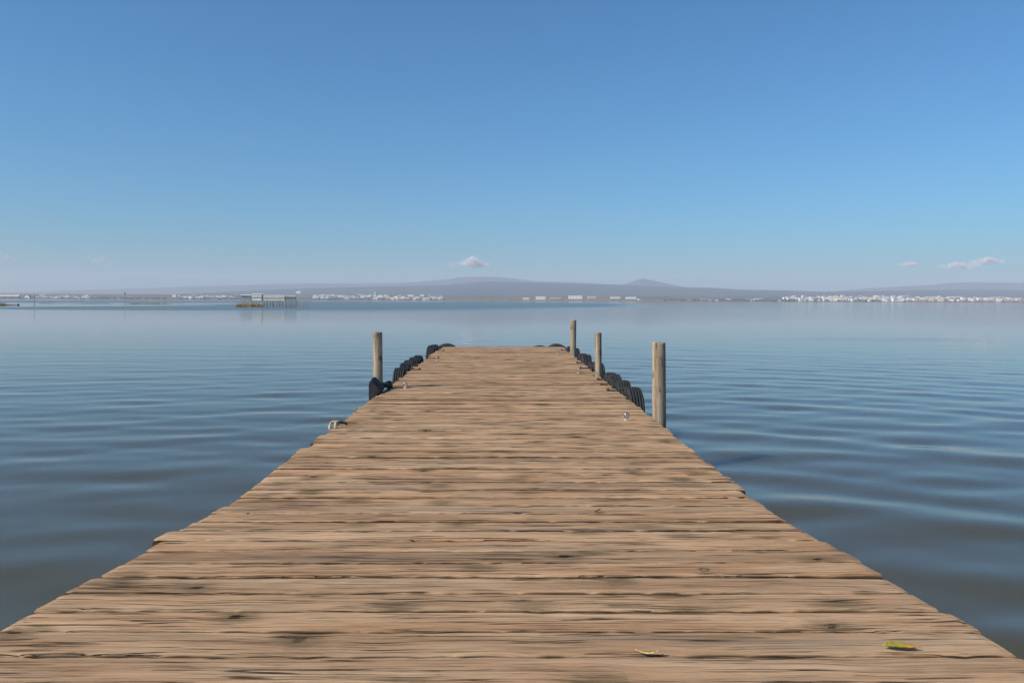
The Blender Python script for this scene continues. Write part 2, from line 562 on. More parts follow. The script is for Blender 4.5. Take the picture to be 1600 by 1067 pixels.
build_hill('right_hill', [(1240, 462), (1330, 452.5), (1400, 448.5), (1440, 446), (1480, 442), (1510, 441), (1560, 442), (1620, 443), (1750, 440), (1950, 447), (2200, 460)], 8800, 900,
           'faint pale hill behind the town on the right', 6.1)

# ------------------------------------------------------------------ haze
def build_haze():
    b = MB(); b.box(-12500, 12500, -1500, 10200, -1.75, 330)
    t = NT('lagoon_haze')
    t.t.nodes.remove(t.bsdf)
    pv = t.n('VolumePrincipled', {'Color': (0.70, 0.785, 0.95), 'Absorption Color': (0.8, 0.35, 0.35), 'Density': 1.45e-4, 'Anisotropy': 0.0})
    t.t.links.new(pv.outputs[0], t.out.inputs['Volume'])
    tag(b.build('haze', t.mat), 'thin blue haze over the lagoon', 'haze', kind='stuff')


build_haze()

# ------------------------------------------------------------------ the landing stage
XL, XR, Y_END = -1.626, 1.518, 20.15
pier = empty('landing_stage', (0, 8, 0))
tag(pier, 'weathered wooden landing stage of cross planks running out into the lagoon', 'pier')
PIER_THINGS.append(pier)
PLANK_W, PLANK_T = 0.203, 0.05
NOTCH = {'R': [(12.28, 0.075), (17.15, 0.085)], 'L': []}


def plank_mesh(length, width, seed, segs):
    rnd = random.Random(seed)
    v, f = [], []
    hl, hw = length / 2, width / 2
    cup = rnd.uniform(-0.0025, 0.003)
    ph = rnd.uniform(0, 100)
    for i in range(segs + 1):
        u = i / segs
        x = -hl + length * u
        n1 = noise.noise(Vector((x * 2.2, ph, 0)))
        n2 = noise.noise(Vector((x * 2.2, ph + 9, 0)))
        c1 = noise.noise(Vector((x * 14, ph + 20, 0)))
        c2 = noise.noise(Vector((x * 14, ph + 31, 0)))
        e1 = hw - 0.004 * (1 + n1) - 0.006 * max(0, c1)
        e2 = hw - 0.004 * (1 + n2) - 0.006 * max(0, c2)
        b1 = 0.006 + 0.007 * max(0, c1 + 0.2)
        b2 = 0.006 + 0.007 * max(0, c2 + 0.2)
        s = 0.004 * noise.noise(Vector((x * 0.9, ph + 50, 0)))
        prof = [(-e1 + 0.002, -PLANK_T), (-e1, -b1), (-e1 + 0.6 * b1, s - b1 * 0.25), (-e1 + 0.022, s), (-hw * 0.3, s + cup), (hw * 0.3, s + cup),
                (e2 - 0.022, s), (e2 - 0.6 * b2, s - b2 * 0.25), (e2, -b2), (e2 - 0.002, -PLANK_T)]
        for k, (y, z) in enumerate(prof):
            xx = x
            if i in (0, segs):      # ragged sawn end
                xx += (0.007 * noise.noise(Vector((y * 40, ph, i))) + (0.005 if z > -0.02 else 0)) * (1 if i == 0 else -1)
            v.append((xx, y, z - (0.004 if i in (0, segs) and z > -0.03 else 0)))
    m = 10
    for i in range(segs):
        for k in range(m):
            k2 = (k + 1) % m
            f.append((i * m + k, (i + 1) * m + k, (i + 1) * m + k2, i * m + k2))
    f.append(tuple(range(m)))
    f.append(tuple(reversed(range(segs * m, segs * m + m))))
    return pydata('plank', v, f)


def build_planks():
    y = 2.052 - 0.2015 * 28
    i = 0
    rnd = random.Random(21)
    while y < Y_END - 0.1:
        w = 0.2015 if y < 4.4 else 0.203
        yc = y + w / 2
        gap = rnd.choice((0.004, 0.005, 0.006, 0.008, 0.011))
        l = XL + rnd.gauss(0, 0.012)
        r = XR + rnd.gauss(0, 0.011)
        if rnd.random() < 0.12: l -= rnd.uniform(0.015, 0.04)
        if rnd.random() < 0.10: r += rnd.uniform(0.015, 0.035)
        if abs(yc - 3.83) < 0.1: l -= 0.05            # the plank that sticks out on the left
        if yc > 12: l += 0.02 * math.sin(yc * 1.7); r += 0.015 * math.sin(yc * 2.3)
        for yy, rad in NOTCH['R']:
            if abs(yc - yy) < 0.12 + rad: r = min(r, 1.42 if yy < 15 else 1.45)
        segs = 90 if 1.5 < yc < 6 else (36 if 6 <= yc < 12 else 16)
        me = plank_mesh(r - l, w - gap, 100 + i, segs)
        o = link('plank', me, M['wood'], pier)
        dz = rnd.uniform(-0.003, 0.003)
        slope = (deck_z(yc + 0.05) - deck_z(yc - 0.05)) / 0.1
        o.location = Vector(((l + r) / 2, yc, deck_z(yc) + dz)) - pier.location
        o.rotation_euler = (math.atan(slope) + rnd.gauss(0, 0.004), rnd.gauss(0, 0.0006), rnd.gauss(0, 0.0009))
        y += w
        i += 1


build_planks()
for bx in (-1.35, -0.05, 1.25):
    b = MB()
    pts = [-3.6, 0, 4.1, 4.9, Y_END - 0.05]
    for a, c in zip(pts[:-1], pts[1:]):
        za, zc = deck_z(a) - PLANK_T - 0.006, deck_z(c) - PLANK_T - 0.006
        v = [(bx + sx * 0.06, yy, zz - d) for yy, zz in ((a, za), (c, zc)) for sx in (-1, 1) for d in (0, 0.16)]
        b.add(v, [(0, 1, 3, 2), (4, 6, 7, 5), (0, 4, 5, 1), (2, 3, 7, 6), (0, 2, 6, 4), (1, 5, 7, 3)])
    o = b.build('beam', M['beam'], pier); o.location = -pier.location
for yy in (1.5, 4.6, 7.6, 10.9, 14.0, 17.0, 19.6):
    for xx in (-1.35, 1.25):
        b = MB(); b.tube([(0, 0, -1.6), (0, 0, deck_z(yy) - PLANK_T - 0.17)], 0.085, 10)
        o = b.build('pile', M['beam'], pier, True); o.location = Vector((xx, yy, 0)) - pier.location

# the hollow knot in one of the near planks
def build_knot(px, y_img, sx, sy):
    zc = 0.885 / ((y_img - PY0) / F_PX - RAMP_S)
    x = (px - PX0) / F_PX * zc
    v, f = [], []
    n = 14
    rings = ((1.0, 0.0005), (0.86, 0.004), (0.66, 0.0032), (0.45, -0.001))
    for rr, hz in rings:
        for k in range(n):
            a = 2 * math.pi * k / n
            j = 1 + 0.16 * math.sin(3 * a + rr) + 0.1 * math.sin(5 * a)
            v.append((sx * rr * j * math.cos(a), sy * rr * j * math.sin(a), hz))
    for i in range(len(rings) - 1):
        for k in range(n):
            f.append((i * n + k, i * n + (k + 1) % n, (i + 1) * n + (k + 1) % n, (i + 1) * n + k))
    f.append(tuple(range(3 * n, 4 * n)))
    o = link('knot', pydata('knot', v, f), M['beam'], pier, True)
    o.location = Vector((x, zc, deck_z(zc) + 0.004)) - pier.location
    o.rotation_euler = (-math.atan(RAMP_S), 0, 0)


build_knot(1100, 892, 0.024, 0.022)

# ------------------------------------------------------------------ posts
def post(x, y, rad, top, label, seed, lean=(0, 0)):
    rnd = random.Random(seed)
    n = 26
    zs = [-1.5, -0.6, -0.1, 0.1, 0.25, 0.4, 0.52, 0.62, top - 0.06, top - 0.02, top - 0.004, top]
    zs = sorted(set(z for z in zs if z <= top))
    v, f = [], []
    for i, z in enumerate(zs):
        for k in range(n):
            a = 2 * math.pi * k / n
            q = 1 + 0.035 * noise.noise(Vector((math.cos(a) * 1.3, math.sin(a) * 1.3, z * 1.2 + seed)))
            q += 0.02 * noise.noise(Vector((math.cos(a) * 5, math.sin(a) * 5, z * 2 + seed)))
            rr = rad * q * (1.03 - 0.05 * max(0, z))
            if i == len(zs) - 1: rr *= 0.93
            zz = z
            if i >= len(zs) - 3: zz += 0.007 * noise.noise(Vector((math.cos(a) * 2.5, math.sin(a) * 2.5, seed * 3.3)))
            v.append((rr * math.cos(a) + lean[0] * z, rr * math.sin(a) + lean[1] * z, zz))
    for i in range(len(zs) - 1):
        for k in range(n):
            f.append((i * n + k, i * n + (k + 1) % n, (i + 1) * n + (k + 1) % n, (i + 1) * n + k))
    b = (len(zs) - 1) * n
    v.append((lean[0] * top, lean[1] * top, top - 0.004)); c = len(v) - 1
    for k in range(n): f.append((b + k, b + (k + 1) % n, c))
    o = link('mooring_post', pydata('mooring_post', v, f), M['post'], smooth=True)
    o.location = (x, y, 0)
    tag(o, label, 'post', 'wooden mooring posts along the landing stage')
    PIER_THINGS.append(o)
    return o


post(1.592, 7.90, 0.069, 0.772, 'thick pale weathered wooden post on the right edge, nearest to the viewer', 1, (-0.005, 0))
post(1.503, 12.28, 0.054, 0.688, 'slim wooden post in the middle of the three on the right edge', 2, (-0.004, 0))
post(1.535, 17.15, 0.066, 0.768, 'farthest wooden post on the right edge near the end of the deck', 3, (0.008, 0))
post(-1.722, 10.45, 0.066, 0.772, 'lone wooden post on the left edge rising behind a black tyre', 4, (-0.006, 0))

# ------------------------------------------------------------------ tyres
def tyre_mesh(name, Ro=0.33, width=0.2, n=44):
    hw = width / 2
    rb = Ro - 0.145
    prof = [(-hw * 0.86, rb), (-hw * 0.98, rb + 0.04), (-hw, Ro - 0.075), (-hw * 0.95, Ro - 0.035), (-hw * 0.84, Ro - 0.010)]
    gr = [-0.55, -0.19, 0.19, 0.55]
    for g in gr:
        c = g * hw
        prof += [(c - 0.0065, Ro - 0.002 + 0.004 * (1 - abs(g))), (c - 0.0045, Ro - 0.011), (c + 0.0045, Ro - 0.011), (c + 0.0065, Ro - 0.002 + 0.004 * (1 - abs(g)))]
    prof += [(hw * 0.84, Ro - 0.010), (hw * 0.95, Ro - 0.035), (hw, Ro - 0.075), (hw * 0.98, rb + 0.04), (hw * 0.86, rb),
             (hw * 0.80, rb + 0.015), (hw * 0.86, Ro - 0.06), (0, Ro - 0.022), (-hw * 0.86, Ro - 0.06), (-hw * 0.80, rb + 0.015)]
    v, f = [], []
    m = len(prof)
    for i in range(n):
        a = 2 * math.pi * i / n
        for x, r in prof: v.append((x, r * math.cos(a), r * math.sin(a)))
    for i in range(n):
        j = (i + 1) % n
        for k in range(m):
            f.append((i * m + k, i * m + (k + 1) % m, j * m + (k + 1) % m, j * m + k))
    b = MB(); b.add(v, f)
    me = b.mesh(name)
    me.materials.append(M['rubber'])
    me.polygons.foreach_set('use_smooth', [True] * len(me.polygons))
    return me


TY = {'a': tyre_mesh('tyre', 0.33, 0.20), 'b': tyre_mesh('tyre', 0.31, 0.18), 'c': tyre_mesh('tyre', 0.36, 0.21)}
random.seed(5)


def tyre(x, y, z, kind, label, rot=(0, 0, 0), group='old tyres hung as fenders along the landing stage'):
    o = link('tyre', TY[kind], None)
    o.location = (x, y, z)
    o.rotation_euler = rot
    tag(o, label, 'tyre', group)
    PIER_THINGS.append(o)


RX, LX = XR + 0.135, XL - 0.135
ORDW = ['first', 'second', 'third', 'fourth', 'fifth', 'sixth']
for k_, (yy_, dz_, kd_, rt_) in enumerate(((9.98, .00, 'a', (0.2, 0.03, 0.05)), (10.66, .015, 'a', (0.9, -0.04, -0.05)), (11.32, .03, 'b', (0.4, -0.10, 0.03)), (11.93, .00, 'b', (1.3, 0.05, -0.04)))):
    tyre(RX + .012 - .008 * k_, yy_, {'a': -.25, 'b': -.225, 'c': -.285}[kd_] + dz_, kd_, f'low black tyre on the right edge, {ORDW[k_]} one beyond the thick near post', rt_)
for k_, (yy_, dz_, kd_, rt_) in enumerate(((13.55, .02, 'a', (1.4, 0.02, 0.0)), (14.25, -.02, 'b', (0.1, -0.03, 0.06)), (15.55, .03, 'a', (2.1, 0.04, -0.04)), (16.3, .00, 'a', (0.7, 0.0, 0.03)))):
    tyre(RX + .01 * (k_ % 2), yy_, {'a': -.25, 'b': -.225, 'c': -.285}[kd_] + dz_, kd_, f'low black tyre on the right edge, {ORDW[k_]} one beyond the slim middle post', rt_)
tyre(RX, 17.85, -0.21, 'b', 'low black tyre right behind the farthest post on the right edge', (0.5, 0.0, 0.03))
tyre(RX - .02, 18.9, -0.25, 'a', 'low black tyre at the far right corner of the deck', (0.3, 0.0, -0.06))
for k_, (yy_, dz_, kd_, rt_) in enumerate(((12.95, -.01, 'a', (0.6, 0.0, 0.02)), (13.62, .01, 'b', (0.1, 0.03, 0.04)), (14.3, .02, 'c', (1.1, -0.03, 0.0)), (15.0, .015, 'a', (1.9, 0.03, 0.03)), (15.7, .00, 'b', (0.9, 0.0, -0.04)))):
    tyre(LX - .01 * (k_ % 2), yy_, {'a': -.25, 'b': -.225, 'c': -.285}[kd_] + dz_, kd_, f'low black tyre on the left edge, {ORDW[k_]} one beyond the lone post', rt_)
tyre(LX, 18.55, -0.245, 'c', 'low black tyre on the left edge just before the far corner', (1.8, 0.02, -0.03))
tyre(LX, 19.4, -0.235, 'a', 'low black tyre on the left edge at the far corner', (0.8, -0.04, 0.03))
tyre(-1.52, Y_END + 0.16, -0.29, 'c', 'black tyre top showing over the far edge at its left corner', (0.2, 0.0, math.pi / 2))
tyre(1.38, Y_END + 0.16, -0.30, 'c', 'black tyre top showing over the far edge at its right corner', (0.7, 0.0, math.pi / 2))
tyre(0.93, Y_END + 0.17, -0.34, 'c', 'black tyre just peeping over the far edge right of centre', (1.2, 0.0, math.pi / 2))
fender_profile = [(-1.640, -0.5), (-1.745, -0.5), (-1.748, 0.12), (-1.742, 0.172), (-1.728, 0.195), (-1.708, 0.19), (-1.66, 0.135), (-1.612, 0.085), (-1.606, 0.01), (-1.636, 0.004)]
fv, ff, fm = [], [], len(fender_profile)
for k_ in range(7):
    yy_ = 9.90 + 0.40 * k_ / 6
    cut = 0.028 * (2 * k_ / 6 - 1) ** 2
    fv += [(x_ + (0.010 * (k_ % 2) if x_ < -1.72 else 0), yy_, z_ - (cut if z_ > 0.05 else 0)) for x_, z_ in fender_profile]
for k_ in range(6):
    ff += [(k_ * fm + q, k_ * fm + (q + 1) % fm, (k_ + 1) * fm + (q + 1) % fm, (k_ + 1) * fm + q) for q in range(fm)]
ff += [tuple(range(fm)), tuple(reversed(range(6 * fm, 7 * fm)))]
b = MB(); b.add(fv, ff)
PIER_THINGS.append(tag(b.build('rubber_fender', M['rubber']), 'black rubber fender with slanted top at the foot of the lone left post', 'fender'))

# rubber straps that hold the tyres
def strap(y, x_in, side, label, w=0.035, wob=0.0):
    xe = (XR if side > 0 else XL) + side * 0.05
    pts = [(xe + side * 0.03, 0.055), (xe - side * 0.01, 0.045), (xe - side * 0.06, 0.017), (xe - side * 0.11, 0.008), (x_in + side * 0.02, 0.008), (x_in, 0.012)]
    v, f = [], []
    n = len(pts)
    for i, (x, z) in enumerate(pts):
        yo = wob * i / n
        for dy, dz in ((-w / 2, 0), (w / 2, 0), (w / 2, 0.008), (-w / 2, 0.008)):
            v.append((x, y + dy + yo, z + dz - 0.002))
    for i in range(n - 1):
        for k in range(4):
            f.append((i * 4 + k, i * 4 + (k + 1) % 4, (i + 1) * 4 + (k + 1) % 4, (i + 1) * 4 + k))
    f += [(0, 1, 2, 3), (4 * n - 1, 4 * n - 2, 4 * n - 3, 4 * n - 4)]
    t = empty('tyre_strap', (0, 0, 0))
    tag(t, label, 'strap', 'rubber straps lashing the tyres to the deck')
    b = MB(); b.add(v, f); b.build('strap_band', M['strap'], t)
    b = MB(); b.tube([(x_in + side * 0.022, y + wob * 0.8, 0.0), (x_in + side * 0.022, y + wob * 0.8, 0.024), (x_in + side * 0.022, y + wob * 0.8, 0.034)], [0.02, 0.02, 0.012], 8)
    b.build('bolt', M['rust'], t)
    PIER_THINGS.append(t)


strap(13.30, -1.45, -1, 'black strap over the left edge at the first tyre beyond the post', 0.05, 0.02)
strap(13.95, -1.60, -1, 'short black strap over the left edge by the second tyre beyond the post', 0.04, 0.0)
strap(16.1, -1.36, -1, 'black strap on the left deck edge just beyond the fifth tyre', 0.05, -0.03)
strap(18.3, -1.42, -1, 'black strap over the left edge at the tyre by the far corner', 0.06)
strap(19.5, -1.60, -1, 'black strap at the far left corner of the deck', 0.06)
strap(10.15, 1.36, 1, 'black strap over the right edge at the first tyre beyond the thick post', 0.05, 0.10)
strap(10.95, 1.36, 1, 'black strap over the right edge between second and third right tyres', 0.05, -0.03)
strap(11.62, 1.40, 1, 'black strap over the right edge just before the slim middle post', 0.06, 0.02)
strap(13.55, 1.33, 1, 'black strap over the right edge beyond the slim post', 0.05, 0.06)
strap(14.75, 1.38, 1, 'black strap over the right edge halfway to the farthest post', 0.06)
strap(18.5, 1.36, 1, 'black strap over the right edge behind the farthest post', 0.06)
# rubber pad wedged between deck and the lone post
b = MB()
b.tube([(-1.60, 10.62, 0.0), (-1.60, 10.62, 0.06), (-1.605, 10.62, 0.09)], [0.055, 0.055, 0.035], 10)
b.tube([(-1.80, 10.36, 0.05), (-1.72, 10.33, 0.07), (-1.62, 10.38, 0.06), (-1.58, 10.50, 0.045), (-1.57, 10.60, 0.04)], 0.035, 8)
pad = tag(b.build('rubber_pad', M['strap'], smooth=True), 'black rubber pad wrapped round the foot of the lone left post', 'pad')
PIER_THINGS.append(pad)

# ------------------------------------------------------------------ mooring eyes
def mooring_eye(x, y, ang, label):
    t = empty('mooring_eye', (x, y, 0.0))
    t.rotation_euler = (0, 0, ang)
    t.scale = (0.75, 0.75, 0.75)
    b = MB(); b.tube([(0, 0, 0), (0, 0, 0.014)], 0.034, 14); b.build('base_plate', M['steel_dull'], t)
    b = MB(); b.tube([(0, 0, 0.012), (0, 0, 0.04), (0, 0, 0.048)], [0.021, 0.019, 0.010], 10)
    b.build('bolt_head', M['steel_dull'], t, True)
    pts = [(0.034 * math.cos(a), 0.006, 0.068 + 0.034 * math.sin(a)) for a in [2 * math.pi * k / 18 for k in range(19)]]
    b = MB(); b.tube(pts, 0.0105, 8, caps=False)
    o = b.build('eye_ring', M['steel'], t, True)
    o.rotation_euler = (0.25, 0, 0)
    tag(t, label, 'mooring eye', 'steel mooring eyes bolted to the deck')
    PIER_THINGS.append(t)


mooring_eye(1.222, 7.70, 0.5, 'shiny steel mooring eye on the right, nearest to the thick post')
mooring_eye(-1.362, 10.56, 0.3, 'shiny steel mooring eye in the shadow line of the lone left post')
mooring_eye(1.232, 12.72, 0.7, 'small steel mooring eye by the slim middle post')
mooring_eye(1.212, 17.35, 0.4, 'tiny steel mooring eye by the farthest right post')
mooring_eye(-1.345, 15.35, 0.8, 'small steel mooring eye on the far left of the deck')

# rope end tied over the left edge
t = empty('rope_loop', (-1.60, 7.22, 0))
t.scale = (0.8, 0.8, 0.8)
b = MB()
b.tube([(-0.035, -0.04, -0.04), (-0.05, -0.03, 0.02), (-0.035, 0.0, 0.065), (0.0, 0.02, 0.075), (0.02, 0.0, 0.05), (0.018, -0.03, 0.015), (0.02, -0.05, 0.010)], [0.016, 0.017, 0.017, 0.016, 0.015, 0.014, 0.012], 9)
b.tube([(-0.055, 0.05, -0.05), (-0.06, 0.04, 0.03), (-0.03, 0.05, 0.07), (0.03, 0.06, 0.07), (0.06, 0.07, 0.05)], 0.014, 9)
b.build('rope', M['rope'], t, True)
b = MB(); b.tube([(0.02, 0.05, 0.062), (0.07, 0.06, 0.066), (0.12, 0.07, 0.05), (0.14, 0.07, 0.03)], [0.012, 0.016, 0.015, 0.010], 8)
b.build('rope_end', M['strap'], t, True)
tag(t, 'bleached knot of rope with a dark end looped over the left deck edge', 'rope')
PIER_THINGS.append(t)

# ------------------------------------------------------------------ leaves and a twig
def leaf_material():
    t = NT('fallen_leaf')
    co = t.n('TexCoord').outputs['Object']
    s = t.n('SeparateXYZ', {0: co})
    n1 = t.noise(co, 40, 4, 0.6)
    f = t.ramp(t.math('ADD', t.math('ADD', s.outputs[0], t.math('MULTIPLY', s.outputs[1], 0.9)), t.math('MULTIPLY', t.math('SUBTRACT', n1, 0.5), 0.05)), 0.0, 0.035)
    col = t.mix(t.ramp(n1, 0.4, 0.65), (0.24, 0.225, 0.02), (0.43, 0.35, 0.035))
    col = t.mix(f, col, (0.42, 0.22, 0.04))
    t.set(color=col, rough=0.45)
    return t.mat


def leaf(px, py, length, width, fold, curl, mat, label, rotz):
    zc = 0.885 / ((py - PY0) / F_PX - RAMP_S)
    x = (px - PX0) / F_PX * zc
    v, f = [], []
    n = 14
    for i in range(n + 1):
        u = i / n
        w = width * (math.sin(math.pi * u ** 0.8) ** 0.9 if 0 < u < 1 else 0.0) + 0.0006
        if u > 0.82: w = max(w * 0.7, 0.0016)
        xx = (u - 0.5) * length
        yy = curl * math.sin(math.pi * u)
        zz = 0.003 + 0.010 * (u - 0.5) ** 2 * 4 * 0.6
        for s, fz in ((-1, fold), (-0.5, fold * 0.4), (0, 0), (0.5, fold * 0.5), (1, fold * 1.3)):
            v.append((xx, yy + s * w, zz + fz * w + 0.0008 * math.sin(i * 1.9 + s)))
    for i in range(n):
        for k in range(4): f.append((i * 5 + k, i * 5 + k + 1, (i + 1) * 5 + k + 1, (i + 1) * 5 + k))
    o = link('fallen_leaf', pydata('fallen_leaf', v, f), mat, smooth=True)
    o.location = (x, zc, deck_z(zc) + 0.004)
    o.rotation_euler = (-math.atan(RAMP_S), 0, rotz)
    sm = o.modifiers.new('thickness', 'SOLIDIFY'); sm.thickness = 0.0006
    tag(o, label, 'leaf', 'leaves lying on the planks')
    PIER_THINGS.append(o)


leaf(1409, 1016, 0.108, 0.017, 0.55, 0.0, leaf_material(), 'broad yellow green leaf turning brown on the near right planks', -0.12)
leaf(1011, 1022, 0.070, 0.0042, 0.5, -0.014, plain('dry_yellow_leaf', (0.62, 0.42, 0.13), 0.6, 0, 0.2, 60), 'thin curled dry yellow leaf on the nearest planks', -0.1)
b = MB(); b.tube([(0, 0, 0.004), (0.02, 0.012, 0.007), (0.035, 0.03, 0.010)], [0.003, 0.0035, 0.002], 6)
o = b.build('twig', M['beam'], smooth=True); o.location = (0.507, 4.30, deck_z(4.30) + 0.002)
tag(o, 'small dark twig lying on the planks right of centre', 'twig'); PIER_THINGS.append(o)

# the stage leans by a fifth of a degree
bpy.context.view_layer.update()
for o in PIER_THINGS:
    o.matrix_world = RM @ o.matrix_world

# ------------------------------------------------------------------ stilt huts and stakes out on the water
M['hutwall'] = plain('whitewashed_boards', (0.66, 0.64, 0.58), 0.85, 0, 0.15, 1.5)
M['hutroof'] = plain('pale_sheet_roof', (0.72, 0.71, 0.69), 0.6, 0, 0.1, 1.0)
M['hutgrey'] = plain('grey_blue_sheet', (0.50, 0.54, 0.60), 0.6, 0, 0.15, 1.0)
M['stake'] = plain('grey_stake_wood', (0.30, 0.28, 0.265), 0.9, 0, 0.3, 3.0)
M['reed'] = plain('dry_reed', (0.42, 0.31, 0.17), 0.95, 0, 0.3, 2.0)
HUT_D = 190.0


def xw(px, dist): return far_at(px, 470, dist).x
def zw(px, py, dist): return far_at(px, py, dist).z


def stilt_hut(px0, px1, ytop, ybot, roof, wallm, label, band=None, dist=HUT_D, depth=1.0, n=4):
    x0, x1 = xw(px0, dist), xw(px1, dist)
    zt, zb = zw((px0 + px1) / 2, ytop, dist), zw((px0 + px1) / 2, ybot, dist)
    cx, hw = (x0 + x1) / 2, (x1 - x0) / 2
    t = empty('stilt_hut', (cx, dist, WATER_Z))
    o_ = WATER_Z
    zt -= o_; zb -= o_
    b = MB(); b.box(-hw - .1, hw + .1, -.08, depth + .1, zb - .10, zb); b.build('platform', M['stake'], t)
    if band:
        zm = zb + (zt - zb) * band
        b = MB(); b.box(-hw, hw, 0, depth, zb + .002, zm - .16); b.build('lower_wall', M[wallm], t)
        b = MB(); b.box(-hw - .05, hw + .05, -.06, depth + .05, zm - .158, zm + .12); b.build('rail', M['stake'], t)
        b = MB(); b.box(-hw, hw, 0, depth, zm + .122, zt - .22); b.build('upper_wall', M[wallm], t)
    else:
        b = MB()
        for xx in (-hw + .1, hw - .1):
            for yy in (0.1, depth - .1): b.box(xx - .06, xx + .06, yy - .06, yy + .06, zb + .002, zt - .22)
        b.build('corner_post', M['stake'], t)
        b = MB(); b.box(-hw + .2, hw - .2, .35, .43, zb + .004, zt - .26); b.build('back_wall', M[wallm], t)
    b = MB()
    v = [(-hw - .12, -.10, zt - .21), (hw + .12, -.10, zt - .21), (hw + .12, depth + .15, zt - .12), (-hw - .12, depth + .15, zt - .12)]
    v += [(p[0], p[1], p[2] + .11) for p in v]
    b.add(v, [(0, 1, 2, 3), (4, 7, 6, 5), (0, 4, 5, 1), (1, 5, 6, 2), (2, 6, 7, 3), (3, 7, 4, 0)])
    b.build('roof', M[roof], t)
    for k in range(n):
        for yy in (0.0, depth):
            b = MB(); xx = -hw + 2 * hw * k / (n - 1)
            b.tube([(xx, yy, -1.0), (xx + .03, yy, zb - .10)], 0.055, 6); b.build('leg', M['stake'], t)
    tag(t, label, 'hut', 'stilt huts out on the lagoon')


stilt_hut(376, 391, 460.3, 466.5, 'hutroof', 'hutgrey', 'small open stilt hut with white roof above the reed bank, leftmost')
stilt_hut(393.5, 408.5, 458.6, 469.5, 'hutroof', 'hutwall', 'tallest whitewashed stilt hut with dark bands and white roof', 0.45)
stilt_hut(411.5, 444.5, 461.2, 469.5, 'hutroof', 'hutwall', 'long whitewashed stilt hut with a dark rail along its front', 0.45, n=8)
stilt_hut(446.5, 461, 462.2, 468, 'hutgrey', 'hutgrey', 'grey stilt hut at the right end of the row', n=5)
ORD = ['', 'first', 'second', 'third', 'fourth', 'fifth', 'sixth', 'seventh', 'eighth', 'ninth', 'tenth', 'eleventh', 'twelfth', 'thirteenth',
       'fourteenth', 'fifteenth', 'sixteenth', 'seventeenth', 'eighteenth', 'nineteenth', 'twentieth']


def ordinal(k):
    if k <= 20: return ORD[k]
    tens = {2: ('twenty', 'twentieth'), 3: ('thirty', 'thirtieth'), 4: ('forty', 'fortieth'), 5: ('fifty', 'fiftieth'), 6: ('sixty', 'sixtieth')}[k // 10]
    return tens[1] if k % 10 == 0 else tens[0] + '-' + ORD[k % 10]


def number_labels(objs):
    """look-alikes take their place in the row, counted from the left as seen from the stage"""
    by = {}
    for o in objs: by.setdefault(o['label'], []).append(o)
    for lab, os_ in by.items():
        if len(os_) < 2: continue
        os_.sort(key=lambda o: o.location.x / o.location.y)
        for k, o in enumerate(os_): o['label'] = f'{ordinal(k + 1)} from the left: {lab}'


rs = random.Random(3)
stakes = []
for i in range(34):
    px = 411 + i * 2.2 + rs.uniform(-.7, .7) if i < 26 else 468 + (i - 26) * 2.2 + rs.uniform(-.8, .8)
    d = HUT_D - 2.0 - rs.uniform(0, 4)
    x = xw(px, d)
    h = rs.uniform(1.2, 2.1)
    b = MB(); b.tube([(0, 0, -1), (rs.uniform(-.1, .1), rs.uniform(-.1, .1), h)], [.06, .045], 6)
    o = b.build('stake', M['stake']); o.location = (x, d, WATER_Z)
    tag(o, 'dark stake in the water before the stilt huts', 'stake', 'stakes before the stilt huts')
    stakes.append(o)
number_labels(stakes)


def reed_bank(name, pa, pb, dist, h, depth, label, n, seed, mat='reed'):
    r = random.Random(seed)
    b = MB()
    xa, xb = xw(pa, dist), xw(pb, dist)
    for i in range(n):
        x = r.uniform(xa, xb); y = dist + r.uniform(-depth, depth)
        hh = h * r.uniform(0.45, 1.0) * (0.6 + 0.4 * math.sin(math.pi * (x - xa) / (xb - xa)) ** 0.4)
        w = 0.03 * r.uniform(.7, 1.5); a = r.uniform(0, 3.14); lx, ly = r.gauss(0, .15) * hh, r.gauss(0, .15) * hh
        c, s = math.cos(a) * w, math.sin(a) * w
        b.add([(x - c, y - s, WATER_Z - .3), (x + c, y + s, WATER_Z - .3), (x + lx * .5 + c * .8, y + ly * .5 + s * .8, WATER_Z + hh * .6), (x + lx * .5 - c * .8, y + ly * .5 - s * .8, WATER_Z + hh * .6), (x + lx, y + ly, WATER_Z + hh)],
              [(0, 1, 2, 3), (3, 2, 4)])
    me = pydata(name, b.v, b.f)
    tag(link(name, me, M[mat]), label, 'reeds', kind='stuff')


reed_bank('reed_bank', 369, 409, HUT_D - 1, 1.15, 1.2, 'tan bank of dry reeds below the leftmost stilt huts', 1500, 2)
reed_bank('reed_tuft', -14, 5, 205, 0.95, 1.5, 'orange tan reed tuft at the left edge of the lagoon', 900, 5)
reed_bank('reed_fringe', 204, 268, 285, 0.9, 2.0, 'thin pale reed fringe left of the stilt huts', 380, 6)
reed_bank('low_reeds', 5, 27, 207, 0.34, 0.6, 'low brown line of reeds beside the orange tuft', 420, 8, 'stake')

# two tall marker poles, float at the end of the low reeds, net line
def pole(px, ytop, dist, rad, label, ball=0.0):
    x = xw(px, dist); zt = zw(px, ytop, dist) - WATER_Z
    t = empty('marker_pole', (x, dist, WATER_Z))
    b = MB(); b.tube([(0, 0, -1), (0.05, 0, zt)], [rad * 1.1, rad], 7); b.build('pole_shaft', M['stake'], t)
    if ball:
        b = MB(); b.tube([(0.05, 0, zt - .02), (0.05, 0, zt + ball * .5), (.05, 0, zt + ball * 1.4), (.05, 0, zt + ball * 1.9)], [ball * .5, ball, ball, ball * .4], 9)
        b.build('top_mark', M['strap'], t)
    tag(t, label, 'pole', 'marker poles in the lagoon')


